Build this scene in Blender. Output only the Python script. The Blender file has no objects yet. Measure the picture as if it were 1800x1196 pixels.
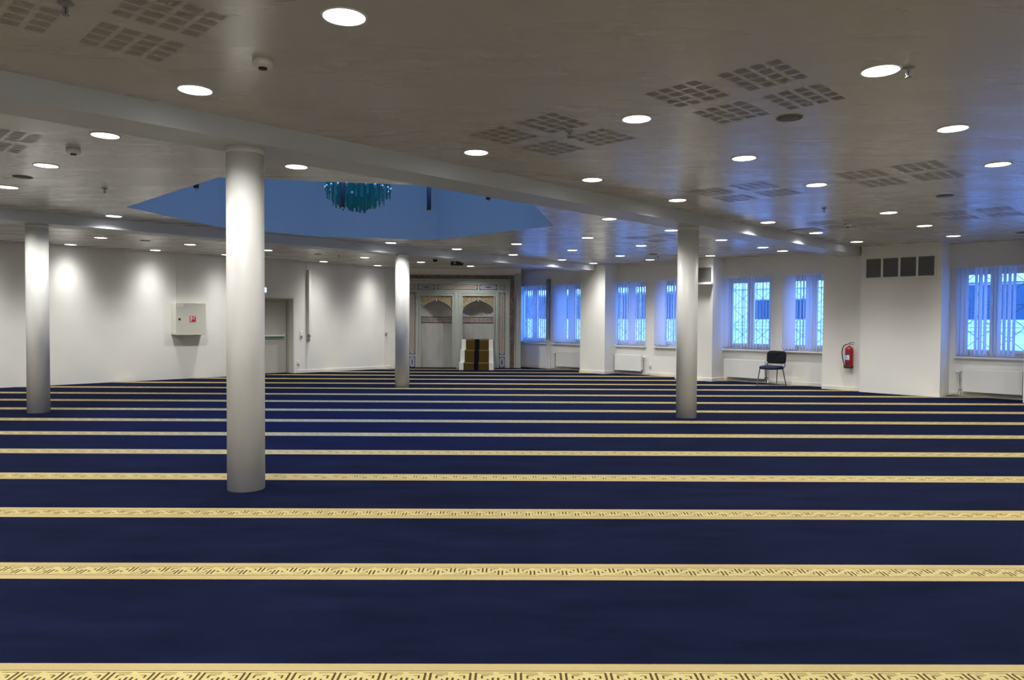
import bpy, bmesh, math, random
from mathutils import Vector, Matrix
random.seed(7)
S = bpy.context.scene
COL = S.collection
PI = math.pi
Q = math.sqrt(0.5)

# ------------------------------------------------------------------ camera
F_PX = 1284.0; EYE = 1.45; ROLL = 0.0056; PITCH = math.atan(32 / F_PX)
fw = Vector((0, math.cos(PITCH), -math.sin(PITCH))); u0 = Vector((0, math.sin(PITCH), math.cos(PITCH))); r0 = Vector((1, 0, 0))
rt = r0 * math.cos(ROLL) + u0 * math.sin(ROLL); up = u0 * math.cos(ROLL) - r0 * math.sin(ROLL)
cam_d = bpy.data.cameras.new('camera'); cam = bpy.data.objects.new('camera', cam_d); COL.objects.link(cam)
cam_d.sensor_fit = 'HORIZONTAL'; cam_d.sensor_width = 36.0; cam_d.lens = 36.0 * F_PX / 1800.0; cam_d.clip_end = 200
M3 = Matrix((rt, up, -fw)).transposed()
cam.matrix_world = Matrix.Translation((0, 0, EYE)) @ M3.to_4x4()
S.camera = cam

# ------------------------------------------------------------------ world and exposure
S.view_settings.view_transform = 'Standard'; S.view_settings.look = 'None'
S.view_settings.exposure = 0.0; S.view_settings.gamma = 1.0
w = bpy.data.worlds.new('dusk_sky'); S.world = w; w.use_nodes = True
bg = w.node_tree.nodes['Background']; bg.inputs[0].default_value = (0.135, 0.32, 1.0, 1); bg.inputs[1].default_value = 10.0
LAMP_W = 41.0
WIDE = ((0, .52), (30, .62), (45, .74), (55, .70), (62, .40), (69, .05), (74, 0))   # strength against angle from straight down, in degrees
NARROW = ((0, 1.0), (15, 1.0), (25, .60), (35, .23), (45, .08), (55, .025), (65, 0))  # the rows close to the walls
LAMP_COL = (1.0, 0.98, 0.94)

ZC = 3.08       # ceiling height
ZB = 2.91       # underside of the beams

# ------------------------------------------------------------------ helpers
def ray(px, py): return fw + rt * ((px - 900) / F_PX) - up * ((py - 598) / F_PX)
def at_z(px, py, z):
    d = ray(px, py); t = (z - EYE) / d.z; return Vector((d.x * t, d.y * t, z))
def W(a, b, z=0.0): return Vector(((a + b) * Q, (b - a) * Q, z))     # room axes (a along the window wall, b towards it)
RZ = -PI / 4

def nm(name):
    m = bpy.data.materials.new(name); m.use_nodes = True
    return m, m.node_tree.nodes, m.node_tree.links, m.node_tree.nodes['Principled BSDF']
def mat(name, col, rough=0.6, metal=0.0, spec=0.5, noise=0.0, nscale=30.0, bump=0.0, bscale=80.0, sheen=0.0, stretch=None, trans=0.0):
    m, N, L, p = nm(name)
    p.inputs['Base Color'].default_value = (*col, 1); p.inputs['Roughness'].default_value = rough
    p.inputs['Metallic'].default_value = metal; p.inputs['Specular IOR Level'].default_value = spec
    p.inputs['Sheen Weight'].default_value = sheen; p.inputs['Transmission Weight'].default_value = trans
    tc = N.new('ShaderNodeTexCoord'); src = tc.outputs['Object']
    if stretch:
        mp = N.new('ShaderNodeMapping'); mp.inputs['Scale'].default_value = stretch; L.new(src, mp.inputs[0]); src = mp.outputs[0]
    if noise:
        n = N.new('ShaderNodeTexNoise'); n.inputs['Scale'].default_value = nscale; n.inputs['Detail'].default_value = 3; L.new(src, n.inputs['Vector'])
        r = N.new('ShaderNodeMapRange'); r.inputs[3].default_value = 1 - noise; r.inputs[4].default_value = 1 + noise; r.inputs[1].default_value = .3; r.inputs[2].default_value = .7
        L.new(n.outputs[0], r.inputs[0])
        v = N.new('ShaderNodeVectorMath'); v.operation = 'SCALE'; v.inputs[0].default_value = col; L.new(r.outputs[0], v.inputs['Scale']); L.new(v.outputs[0], p.inputs['Base Color'])
    if bump:
        n2 = N.new('ShaderNodeTexNoise'); n2.inputs['Scale'].default_value = bscale; n2.inputs['Detail'].default_value = 2; L.new(src, n2.inputs['Vector'])
        b = N.new('ShaderNodeBump'); b.inputs['Strength'].default_value = bump; b.inputs['Distance'].default_value = 0.01; L.new(n2.outputs[0], b.inputs['Height']); L.new(b.outputs[0], p.inputs['Normal'])
    return m

def emit(name, col, s):
    m = bpy.data.materials.new(name); m.use_nodes = True; N = m.node_tree.nodes; N.clear()
    e = N.new('ShaderNodeEmission'); e.inputs[0].default_value = (*col, 1); e.inputs[1].default_value = s
    o = N.new('ShaderNodeOutputMaterial'); m.node_tree.links.new(e.outputs[0], o.inputs[0])
    try: m.cycles.emission_sampling = 'NONE'
    except Exception: pass
    return m

M = {}
M['wall'] = mat('painted_plaster', (.83, .825, .795), .62, spec=.3, noise=.015, nscale=2.5, bump=.12, bscale=160)
M['trim'] = mat('painted_trim', (.76, .75, .68), .5)
M['column'] = mat('column_paint', (.80, .795, .77), .42, noise=.01, nscale=4)
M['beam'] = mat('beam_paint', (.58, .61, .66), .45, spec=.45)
M['white'] = mat('white_enamel', (.80, .80, .79), .35)
M['offwhite'] = mat('cream_enamel', (.66, .66, .58), .42)
M['grey'] = mat('grey_metal', (.30, .31, .33), .4, metal=.3)
M['steel'] = mat('steel', (.55, .55, .55), .28, metal=1)
M['chrome'] = mat('chrome', (.75, .75, .75), .12, metal=1)
M['dark'] = mat('dark_plastic', (.02, .02, .022), .5)
M['louvre'] = mat('dark_louvre', (.19, .19, .20), .55)
M['navy'] = mat('navy_enamel', (.035, .04, .13), .35)
M['green'] = mat('green_plastic', (.01, .13, .06), .45)
M['door'] = mat('door_paint', (.50, .495, .44), .5, noise=.01, nscale=3)
M['red'] = mat('red_enamel', (.34, .014, .018), .28)
M['redsign'] = mat('red_sign', (.62, .03, .05), .5)
M['label'] = mat('paper_label', (.75, .76, .82), .6)
M['labelblue'] = mat('blue_print', (.03, .06, .33), .5)
M['ink'] = mat('dark_print', (.10, .07, .10), .6)
M['rubber'] = mat('black_rubber', (.025, .025, .028), .6)
M['fabric'] = mat('charcoal_fabric', (.012, .014, .02), .95, spec=.2, noise=.2, nscale=300, bump=.3, bscale=500)
M['fabricseat'] = mat('navy_fabric', (.012, .018, .04), .95, spec=.2, noise=.2, nscale=300, bump=.3, bscale=500)
M['perf'] = mat('slot_shadow', (.36, .345, .32), .6)
M['speaker'] = mat('speaker_mesh', (.16, .16, .16), .6, noise=.2, nscale=200)
M['diffuser'] = emit('lamp_diffuser', (1, .99, 1), 6.0)
M['exit'] = emit('exit_glow', (.45, .55, 1), 2.2)
M['stone'] = mat('pale_stone', (.40, .43, .40), .30, noise=.04, nscale=5)
M['nichestone'] = mat('grey_marble', (.46, .46, .45), .22, noise=.12, nscale=3.5, stretch=(1, 1, .35))
M['carpetgold'] = mat('gold_brown_carpet', (.085, .056, .014), .95, spec=.1, noise=.35, nscale=60, sheen=.1)
M['carpetedge'] = mat('gold_edge_carpet', (.19, .135, .045), .95, spec=.1)
M['carpetblack'] = mat('black_carpet', (.006, .007, .012), .95, spec=.1)
M['cartouche'] = mat('pale_enamel', (.34, .34, .40), .3)
M['goldline'] = mat('gold_inlay', (.50, .34, .12), .3, metal=.7)
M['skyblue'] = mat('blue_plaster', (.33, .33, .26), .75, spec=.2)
M['teal'] = mat('teal_glass', (.035, .27, .20), .12, trans=.25)
M['tealclear'] = mat('pale_teal_glass', (.22, .42, .28), .08, trans=.5)
M['facade'] = mat('outside_render', (.80, .84, .84), .8, noise=.03, nscale=1.5)
M['outglass'] = mat('outside_window_glass', (.03, .07, .11), .08)
M['bars'] = mat('grille_paint', (.10, .13, .14), .5, metal=.3)
M['asphalt'] = mat('outside_paving', (.30, .30, .30), .9)

# ceiling: satin paint, brushed on in strokes across the view
m, N, L, p = nm('ceiling_paint'); M['ceiling'] = m
p.inputs['Base Color'].default_value = (.58, .56, .525, 1); p.inputs['Roughness'].default_value = .26; p.inputs['Specular IOR Level'].default_value = 1.0
tc = N.new('ShaderNodeTexCoord'); mp = N.new('ShaderNodeMapping'); mp.inputs['Rotation'].default_value = (0, 0, -PI / 4); m2 = N.new('ShaderNodeMapping'); m2.inputs['Scale'].default_value = (.5, 4.0, 1)
n1 = N.new('ShaderNodeTexNoise'); n1.inputs['Scale'].default_value = 1.1; n1.inputs['Detail'].default_value = 4
rr = N.new('ShaderNodeMapRange'); rr.inputs[1].default_value = .3; rr.inputs[2].default_value = .7; rr.inputs[3].default_value = .25; rr.inputs[4].default_value = .31
bp = N.new('ShaderNodeBump'); bp.inputs['Strength'].default_value = .02; bp.inputs['Distance'].default_value = .01
L.new(tc.outputs['Object'], mp.inputs[0]); L.new(mp.outputs[0], m2.inputs[0]); L.new(m2.outputs[0], n1.inputs['Vector']); L.new(n1.outputs[0], rr.inputs[0]); L.new(rr.outputs[0], p.inputs['Roughness']); L.new(n1.outputs[0], bp.inputs['Height']); L.new(bp.outputs[0], p.inputs['Normal'])

def carpet(name, col, var, sheen, tint, threads=0.0):
    m, N, L, p = nm(name); p.inputs['Roughness'].default_value = 1; p.inputs['Specular IOR Level'].default_value = .02
    p.inputs['Sheen Weight'].default_value = sheen; p.inputs['Sheen Roughness'].default_value = .45; p.inputs['Sheen Tint'].default_value = (*tint, 1)
    tc = N.new('ShaderNodeTexCoord'); mp = N.new('ShaderNodeMapping'); mp.inputs['Scale'].default_value = (.55, 1.5, 1)
    a = N.new('ShaderNodeTexNoise'); a.inputs['Scale'].default_value = 2.2; a.inputs['Detail'].default_value = 6; a.inputs['Roughness'].default_value = .65
    b = N.new('ShaderNodeTexNoise'); b.inputs['Scale'].default_value = 160; b.inputs['Detail'].default_value = 2
    L.new(tc.outputs['Object'], mp.inputs[0]); L.new(mp.outputs[0], a.inputs['Vector']); L.new(tc.outputs['Object'], b.inputs['Vector'])
    ad = N.new('ShaderNodeMath'); ad.operation = 'ADD'; L.new(a.outputs[0], ad.inputs[0]); ml = N.new('ShaderNodeMath'); ml.operation = 'MULTIPLY'; ml.inputs[1].default_value = .35
    L.new(b.outputs[0], ml.inputs[0]); L.new(ml.outputs[0], ad.inputs[1])
    r = N.new('ShaderNodeMapRange'); r.inputs[1].default_value = .45; r.inputs[2].default_value = .9; r.inputs[3].default_value = 1 - var; r.inputs[4].default_value = 1 + var
    L.new(ad.outputs[0], r.inputs[0])
    v = N.new('ShaderNodeVectorMath'); v.operation = 'SCALE'; v.inputs[0].default_value = col; L.new(r.outputs[0], v.inputs['Scale']); L.new(v.outputs[0], p.inputs['Base Color'])
    bm_ = N.new('ShaderNodeBump'); bm_.inputs['Strength'].default_value = .25; bm_.inputs['Distance'].default_value = .004; L.new(b.outputs[0], bm_.inputs['Height']); L.new(bm_.outputs[0], p.inputs['Normal'])
    return m
M['carpet'] = carpet('navy_carpet', (.0040, .0056, .0185), .4, .03, (.25, .40, 1))
M['stripe'] = carpet('sand_carpet_band', (.34, .265, .12), .10, .12, (1, .9, .75))
M['stripelight'] = carpet('light_carpet_band', (.40, .335, .145), .08, .12, (1, .95, .7))
M['key'] = carpet('brown_carpet_thread', (.065, .043, .018), .1, .05, (1, .9, .7))

def gold_mosaic(name, c1, c2, scale, metal):
    m, N, L, p = nm(name); p.inputs['Roughness'].default_value = .3; p.inputs['Metallic'].default_value = metal
    tc = N.new('ShaderNodeTexCoord'); v = N.new('ShaderNodeTexVoronoi'); v.inputs['Scale'].default_value = scale; L.new(tc.outputs['Object'], v.inputs['Vector'])
    n = N.new('ShaderNodeTexNoise'); n.inputs['Scale'].default_value = 9; n.inputs['Detail'].default_value = 3; n.inputs['Distortion'].default_value = 2.2; L.new(tc.outputs['Object'], n.inputs['Vector'])
    cr = N.new('ShaderNodeValToRGB'); cr.color_ramp.elements[0].position = .42; cr.color_ramp.elements[0].color = (*c1, 1); cr.color_ramp.elements[1].position = .6; cr.color_ramp.elements[1].color = (*c2, 1)
    L.new(n.outputs[0], cr.inputs[0]); L.new(cr.outputs[0], p.inputs['Base Color'])
    r = N.new('ShaderNodeMapRange'); r.inputs[3].default_value = .12; r.inputs[4].default_value = .5; L.new(v.outputs['Color'], r.inputs[0]); L.new(r.outputs[0], p.inputs['Roughness'])
    return m
M['mosaic'] = gold_mosaic('gold_mosaic', (.30, .25, .17), (.50, .40, .23), 45, .45)
M['mosaicpale'] = gold_mosaic('pale_mosaic', (.36, .36, .37), (.42, .34, .25), 60, .25)
M['brownmarble'] = gold_mosaic('purple_brown_marble', (.055, .025, .035), (.16, .085, .06), 20, .0)
M['brownmarble'].node_tree.nodes['Principled BSDF'].inputs['Specular IOR Level'].default_value = .8

# glass: a thin pane that lets the dusk through and mirrors a little
m = bpy.data.materials.new('window_glass'); m.use_nodes = True; N = m.node_tree.nodes; L = m.node_tree.links; N.clear()
t_ = N.new('ShaderNodeBsdfTransparent'); t_.inputs[0].default_value = (.86, .95, 1, 1); g_ = N.new('ShaderNodeBsdfGlossy'); g_.inputs['Roughness'].default_value = .02
f_ = N.new('ShaderNodeFresnel'); f_.inputs[0].default_value = 1.45; x_ = N.new('ShaderNodeMixShader'); o_ = N.new('ShaderNodeOutputMaterial')
L.new(f_.outputs[0], x_.inputs[0]); L.new(t_.outputs[0], x_.inputs[1]); L.new(g_.outputs[0], x_.inputs[2]); L.new(x_.outputs[0], o_.inputs[0]); M['glass'] = m
# blind vanes: translucent cloth
m = bpy.data.materials.new('blind_cloth'); m.use_nodes = True; N = m.node_tree.nodes; L = m.node_tree.links; N.clear()
d_ = N.new('ShaderNodeBsdfDiffuse'); d_.inputs[0].default_value = (.80, .80, .84, 1); t_ = N.new('ShaderNodeBsdfTranslucent'); t_.inputs[0].default_value = (.80, .84, .92, 1)
x_ = N.new('ShaderNodeMixShader'); x_.inputs[0].default_value = .5; o_ = N.new('ShaderNodeOutputMaterial')
L.new(d_.outputs[0], x_.inputs[1]); L.new(t_.outputs[0], x_.inputs[2]); L.new(x_.outputs[0], o_.inputs[0]); M['vane'] = m

class MB:
    """collects faces, then links them as one mesh object"""
    def __init__(s): s.v = []; s.f = []; s.m = []; s.mats = []; s.sm = []
    def mi(s, m):
        if m not in s.mats: s.mats.append(m)
        return s.mats.index(m)
    def face(s, pts, m, smooth=False):
        i = len(s.v); s.v += [tuple(p) for p in pts]; s.f.append(tuple(range(i, i + len(pts)))); s.m.append(s.mi(m)); s.sm.append(smooth)
    def grid(s, rows, m, smooth=True, closed=False):
        i = len(s.v); n = len(rows[0]); k = s.mi(m)
        for r in rows: s.v += [tuple(p) for p in r]
        for a in range(len(rows) - 1):
            for b in range(n if closed else n - 1):
                c = (b + 1) % n
                s.f.append((i + a * n + b, i + a * n + c, i + (a + 1) * n + c, i + (a + 1) * n + b)); s.m.append(k); s.sm.append(smooth)
    def box(s, x0, x1, y0, y1, z0, z1, m):
        i = len(s.v); k = s.mi(m)
        s.v += [(x0, y0, z0), (x1, y0, z0), (x1, y1, z0), (x0, y1, z0), (x0, y0, z1), (x1, y0, z1), (x1, y1, z1), (x0, y1, z1)]
        for f in ((3, 2, 1, 0), (4, 5, 6, 7), (0, 1, 5, 4), (1, 2, 6, 5), (2, 3, 7, 6), (3, 0, 4, 7)):
            s.f.append(tuple(i + q for q in f)); s.m.append(k); s.sm.append(False)
        return s
    def tube(s, path, r, m, n=10, caps=True):
        path = [Vector(p) for p in path]; rows = []
        rs = r if isinstance(r, (list, tuple)) else [r] * len(path)
        ref = None
        for i, p in enumerate(path):
            t = (path[min(i + 1, len(path) - 1)] - path[max(i - 1, 0)]).normalized()
            if ref is None: ref = Vector((0, 0, 1)) if abs(t.z) < .9 else Vector((1, 0, 0))
            u = t.cross(ref).normalized(); v = u.cross(t).normalized(); ref = v
            rows.append([p + (u * math.cos(2 * PI * k / n) + v * math.sin(2 * PI * k / n)) * rs[i] for k in range(n)])
        s.grid(rows, m, True, True)
        if caps: s.face(rows[0], m); s.face(rows[-1][::-1], m)
        return s
    def lathe(s, prof, m, c=(0, 0), n=32):
        rows = [[(c[0] + r * math.cos(2 * PI * k / n), c[1] + r * math.sin(2 * PI * k / n), z) for k in range(n)] for r, z in prof]
        s.grid(rows, m, True, True)
        if prof[0][0] > 1e-4: s.face(rows[0][::-1], m)
        if prof[-1][0] > 1e-4: s.face(rows[-1], m)
        return s
    def disc(s, c, r, z, m, n=32, up=False):
        pts = [(c[0] + r * math.cos(2 * PI * k / n), c[1] + r * math.sin(2 * PI * k / n), z) for k in range(n)]
        s.face(pts if up else pts[::-1], m)
    def build(s, name, parent=None, loc=(0, 0, 0), rz=0.0, bevel=0.0, seg=2):
        me = bpy.data.meshes.new(name); me.from_pydata(s.v, [], s.f)
        for q in s.mats: me.materials.append(M[q])
        me.polygons.foreach_set('material_index', s.m); me.polygons.foreach_set('use_smooth', s.sm); me.update()
        b = bmesh.new(); b.from_mesh(me); bmesh.ops.remove_doubles(b, verts=b.verts, dist=1e-5)
        if any(s.sm) is False or True:
            pass
        b.to_mesh(me); b.free()
        o = bpy.data.objects.new(name, me); COL.objects.link(o); o.location = loc; o.rotation_euler = (0, 0, rz)
        if parent: o.parent = parent
        if bevel:
            md = o.modifiers.new('edge', 'BEVEL'); md.width = bevel; md.segments = seg; md.limit_method = 'ANGLE'
        return o

def tag(o, label, cat, group=None):
    o['label'] = label; o['category'] = cat
    if group: o['group'] = group
    return o
def struct(o): o['kind'] = 'structure'; return o
def empty(name, loc, rz=0.0, label=None, cat=None, group=None):
    o = bpy.data.objects.new(name, None); COL.objects.link(o); o.location = loc; o.rotation_euler = (0, 0, rz); o.empty_display_size = .1
    if label: tag(o, label, cat, group)
    return o
def copy_tree(o, parent=None):
    c = o.copy(); COL.objects.link(c)
    if parent: c.parent = parent
    for ch in list(o.children): copy_tree(ch, c)
    return c

# ------------------------------------------------------------------ floor: navy carpet with key-pattern bands
A0, A1, B0, B1 = -18.45, 4.4, -6.4, 16.85          # the room in (a, b)
def xr(y):
    lo = max(y + A0 / Q, B0 / Q - y); hi = min(y + A1 / Q, B1 / Q - y); return lo, hi
fl = MB()
fl.face([W(A0 - .4, B0 - .4), W(A1 + .4, B0 - .4), W(A1 + .4, B1 + .4), W(A0 - .4, B1 + .4)], 'carpet')
TH = 0.0084; HW = .137; U = .185
def P(x, y, z): return (x, y + TH * x, z)
def strip(x0, x1, y0, y1, z, m): fl.face([P(x0, y0, z), P(x1, y0, z), P(x1, y1, z), P(x0, y1, z)], m)
for k in range(-4, 15):
    yc = 4.199 + 1.279 * k
    lo, hi = xr(yc)
    lo2, hi2 = max(lo + .3, -26), hi - .3
    y0, y1 = yc - HW, yc + HW
    a0, b0 = xr(y0); a1, b1 = xr(y1)
    fl.face([P(a0, y0, .0015), P(b0, y0, .0015), P(b1, y1, .0015), P(a1, y1, .0015)], 'stripe')
    if hi2 <= lo2: continue
    h = .058                                        # half height of the key frieze, lighter ground
    strip(lo2, hi2, yc - h - .012, yc + h + .012, .002, 'stripelight')
    for s in (-1, 1):
        e = yc + s * (h + .014); strip(lo2, hi2, e - .0014, e + .0014, .0026, 'key')
    if k > 9: continue
    n = int((hi2 - lo2) / U); x = -U * math.floor(-lo2 / U) if lo2 < 0 else lo2
    for i in range(n):
        X = x + i * U
        def bar(cx, v0, v1, wd=.0095): strip(X + cx * U - wd / 2, X + cx * U + wd / 2, yc + v0 * h, yc + v1 * h, .0028, 'key')
        def lin(c0, c1, v): strip(X + c0 * U, X + c1 * U, yc + v * h - .0012, yc + v * h + .0012, .0028, 'key')
        bar(.12, -.25, .95); bar(.24, -.25, .95); bar(.62, -.95, .25); bar(.74, -.95, .25)
        bar(.38, .15, .55, .008); bar(.51, -.35, .05, .008); bar(.87, -.35, .05, .008); bar(.99, .15, .55, .008)
        lin(.24, .62, .95); lin(.74, 1.12, .95); lin(.24, .62, -.95); lin(-.12, .24, -.95 + .0)
        lin(.38, .52, .55); lin(.38, .51, -.35); lin(.87, .99, .55); lin(.87, 1.0, -.35); lin(.24, .51, -.62); lin(.36, .62, .72)
floor_o = struct(fl.build('floor'))

# ------------------------------------------------------------------ ceiling with an octagonal opening
OC = (-9.88, 6.43)
OCT = [(-11.46, 3.55), (-8.30, 3.55), (-7.02, 5.42), (-7.02, 7.44), (-8.30, 9.27), (-11.38, 9.27), (-12.74, 7.42), (-12.74, 5.46)]
bm = bmesh.new()
def ring(pts, z): 
    vs = [bm.verts.new((p[0], p[1], z)) for p in pts]; return [bm.edges.new((vs[i], vs[(i + 1) % len(vs)])) for i in range(len(vs))]
es = ring([(A0 - .4, B0 - .4), (A1 + .4, B0 - .4), (A1 + .4, B1 + .4), (A0 - .4, B1 + .4)], ZC) + ring(OCT, ZC)
bmesh.ops.triangle_fill(bm, use_beauty=True, edges=es)
for f in bm.faces:
    if f.normal.z > 0: f.normal_flip()
me = bpy.data.meshes.new('ceiling'); bm.to_mesh(me); bm.free(); me.materials.append(M['ceiling'])
o = bpy.data.objects.new('ceiling', me); COL.objects.link(o); o.rotation_euler = (0, 0, RZ); struct(o)
sd = o.modifiers.new('thickness', 'SOLIDIFY'); sd.thickness = .10; sd.offset = -1

# drum above the opening; its unseen glazed top is added to light it blue
DZ = 5.4
dm = MB()
for i in range(8):
    p, q = OCT[i], OCT[(i + 1) % 8]
    g = lambda c, s: (OC[0] + (c[0] - OC[0]) * s, OC[1] + (c[1] - OC[1]) * s)
    p1, q1 = g(p, .998), g(q, .998); p2, q2 = g(p, 1.05), g(q, 1.05)
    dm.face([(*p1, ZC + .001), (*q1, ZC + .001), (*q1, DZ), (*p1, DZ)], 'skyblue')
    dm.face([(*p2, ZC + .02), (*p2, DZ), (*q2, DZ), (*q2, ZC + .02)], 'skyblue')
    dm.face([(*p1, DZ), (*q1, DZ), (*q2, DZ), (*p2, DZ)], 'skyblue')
struct(dm.build('wall_skylight', rz=RZ))
sk = struct(empty('window_8', (0, 0, 0), RZ))
g1 = MB(); g1.face([(OC[0] + (p[0] - OC[0]) * 1.03, OC[1] + (p[1] - OC[1]) * 1.03, DZ + .03) for p in OCT], 'glass'); g1.build('pane', sk)
g2 = MB()
for i in range(4):
    p, q = OCT[i], OCT[i + 4]; g2.tube([(*p, DZ + .03), (*q, DZ + .03)], .05, 'white', 6)
g2.build('glazing_bars', sk)

# beams
def bbox(name, a0, a1, b0, b1, z0, z1, m): 
    mb = MB(); mb.box(a0, a1, b0, b1, z0, z1, m); return struct(mb.build(name, rz=RZ))
bbox('ceiling_beam', -6.27, -5.78, B0, 16.36, ZB, ZC + .01, 'beam')
bbox('ceiling_beam', -13.44, -12.95, B0, 16.5, ZB, ZC + .01, 'beam')

# ------------------------------------------------------------------ walls
WIN = [(-16.62, -15.37), (-15.06, -13.81), (-12.91, -11.65), (-11.31, -10.05), (-9.27, -8.04), (-7.72, -6.48), (-4.10, -2.86)]
Z0, Z1 = .80, 2.58
ww = MB(); T0, T1 = B1, B1 + .36
ww.box(A0 - .3, A1 + .3, T0, T1, -.02, Z0, 'wall'); ww.box(A0 - .3, A1 + .3, T0, T1, Z1, ZC + .1, 'wall')
e = A0 - .3
for a, b in WIN: ww.box(e, a, T0, T1, Z0, Z1, 'wall'); e = b
ww.box(e, A1 + .3, T0, T1, Z0, Z1, 'wall')
struct(ww.build('wall_window', rz=RZ))
DB0, DB1, DZ1 = 8.12, 9.94, 2.05
wl = MB(); wl.box(A0 - .4, A0, B0 - .3, DB0, -.02, ZC + .1, 'wall'); wl.box(A0 - .4, A0, DB1, B1 + .3, -.02, ZC + .1, 'wall'); wl.box(A0 - .4, A0, DB0, DB1, DZ1, ZC + .1, 'wall')
struct(wl.build('wall_left', rz=RZ))
bbox('wall_right', A1, A1 + .3, B0 - .3, B1 + .3, -.02, ZC + .1, 'wall')
bbox('wall_back', A0 - .3, A1 + .3, B0 - .3, B0, -.02, ZC + .1, 'wall')
for a0, a1, b in ((-13.52, -12.63, 16.30), (-10.30, -9.27, 16.27), (-6.60, -5.70, 16.36), (-2.86, -1.9, 16.3)):
    bbox('wall_pier', a0, a1, b, B1 + .01, -.01, ZC + .05, 'wall')
MX, MY = -1.69, 22.55
wm = MB()
wm.box(-3.75, MX - 1.755, MY, MY + .3, -.01, ZC + .05, 'wall'); wm.box(MX + 1.755, .27, MY, MY + .3, -.01, ZC + .05, 'wall'); wm.box(MX - 1.755, MX + 1.755, MY, MY + .3, 2.875, ZC + .05, 'wall')
wm.box(.12, .27, MY + .3, 23.9, -.01, ZC + .05, 'wall'); wm.box(-3.75, .27, 23.3, 23.4, -.01, ZC + .05, 'wall')
wm.box(.10, .27, MY - .012, MY, 0, 2.95, 'stone')
struct(wm.build('wall_mihrab'))
# baseboards
def base(name, segs, m='trim'):
    mb = MB()
    for a0, a1, b0, b1 in segs: mb.box(a0, a1, b0, b1, 0, .075, m)
    return struct(mb.build(name, rz=RZ))
base('baseboard_window', [(-16.6, -13.52, B1 - .016, B1), (-13.536, -12.614, 16.284, 16.30), (-12.63, -12.614, 16.3, B1), (-12.61, -10.3, B1 - .016, B1), (-10.316, -9.254, 16.254, 16.27), (-9.27, -9.254, 16.27, B1), (-9.25, -6.6, B1 - .016, B1), (-6.6, -5.76, 16.35, 16.36), (-4.2, -2.88, B1 - .016, B1)])
base('baseboard_left', [(A0, A0 + .016, DB1 + .12, 13.2)])
# small cover strips in the left wall
tr = MB()
for b in (6.83, 10.34, 12.98): tr.box(A0, A0 + .012, b - .012, b + .012, 1.9 if b < 7 else .08, ZC, 'trim')
struct(tr.build('trim_1', rz=RZ))

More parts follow.
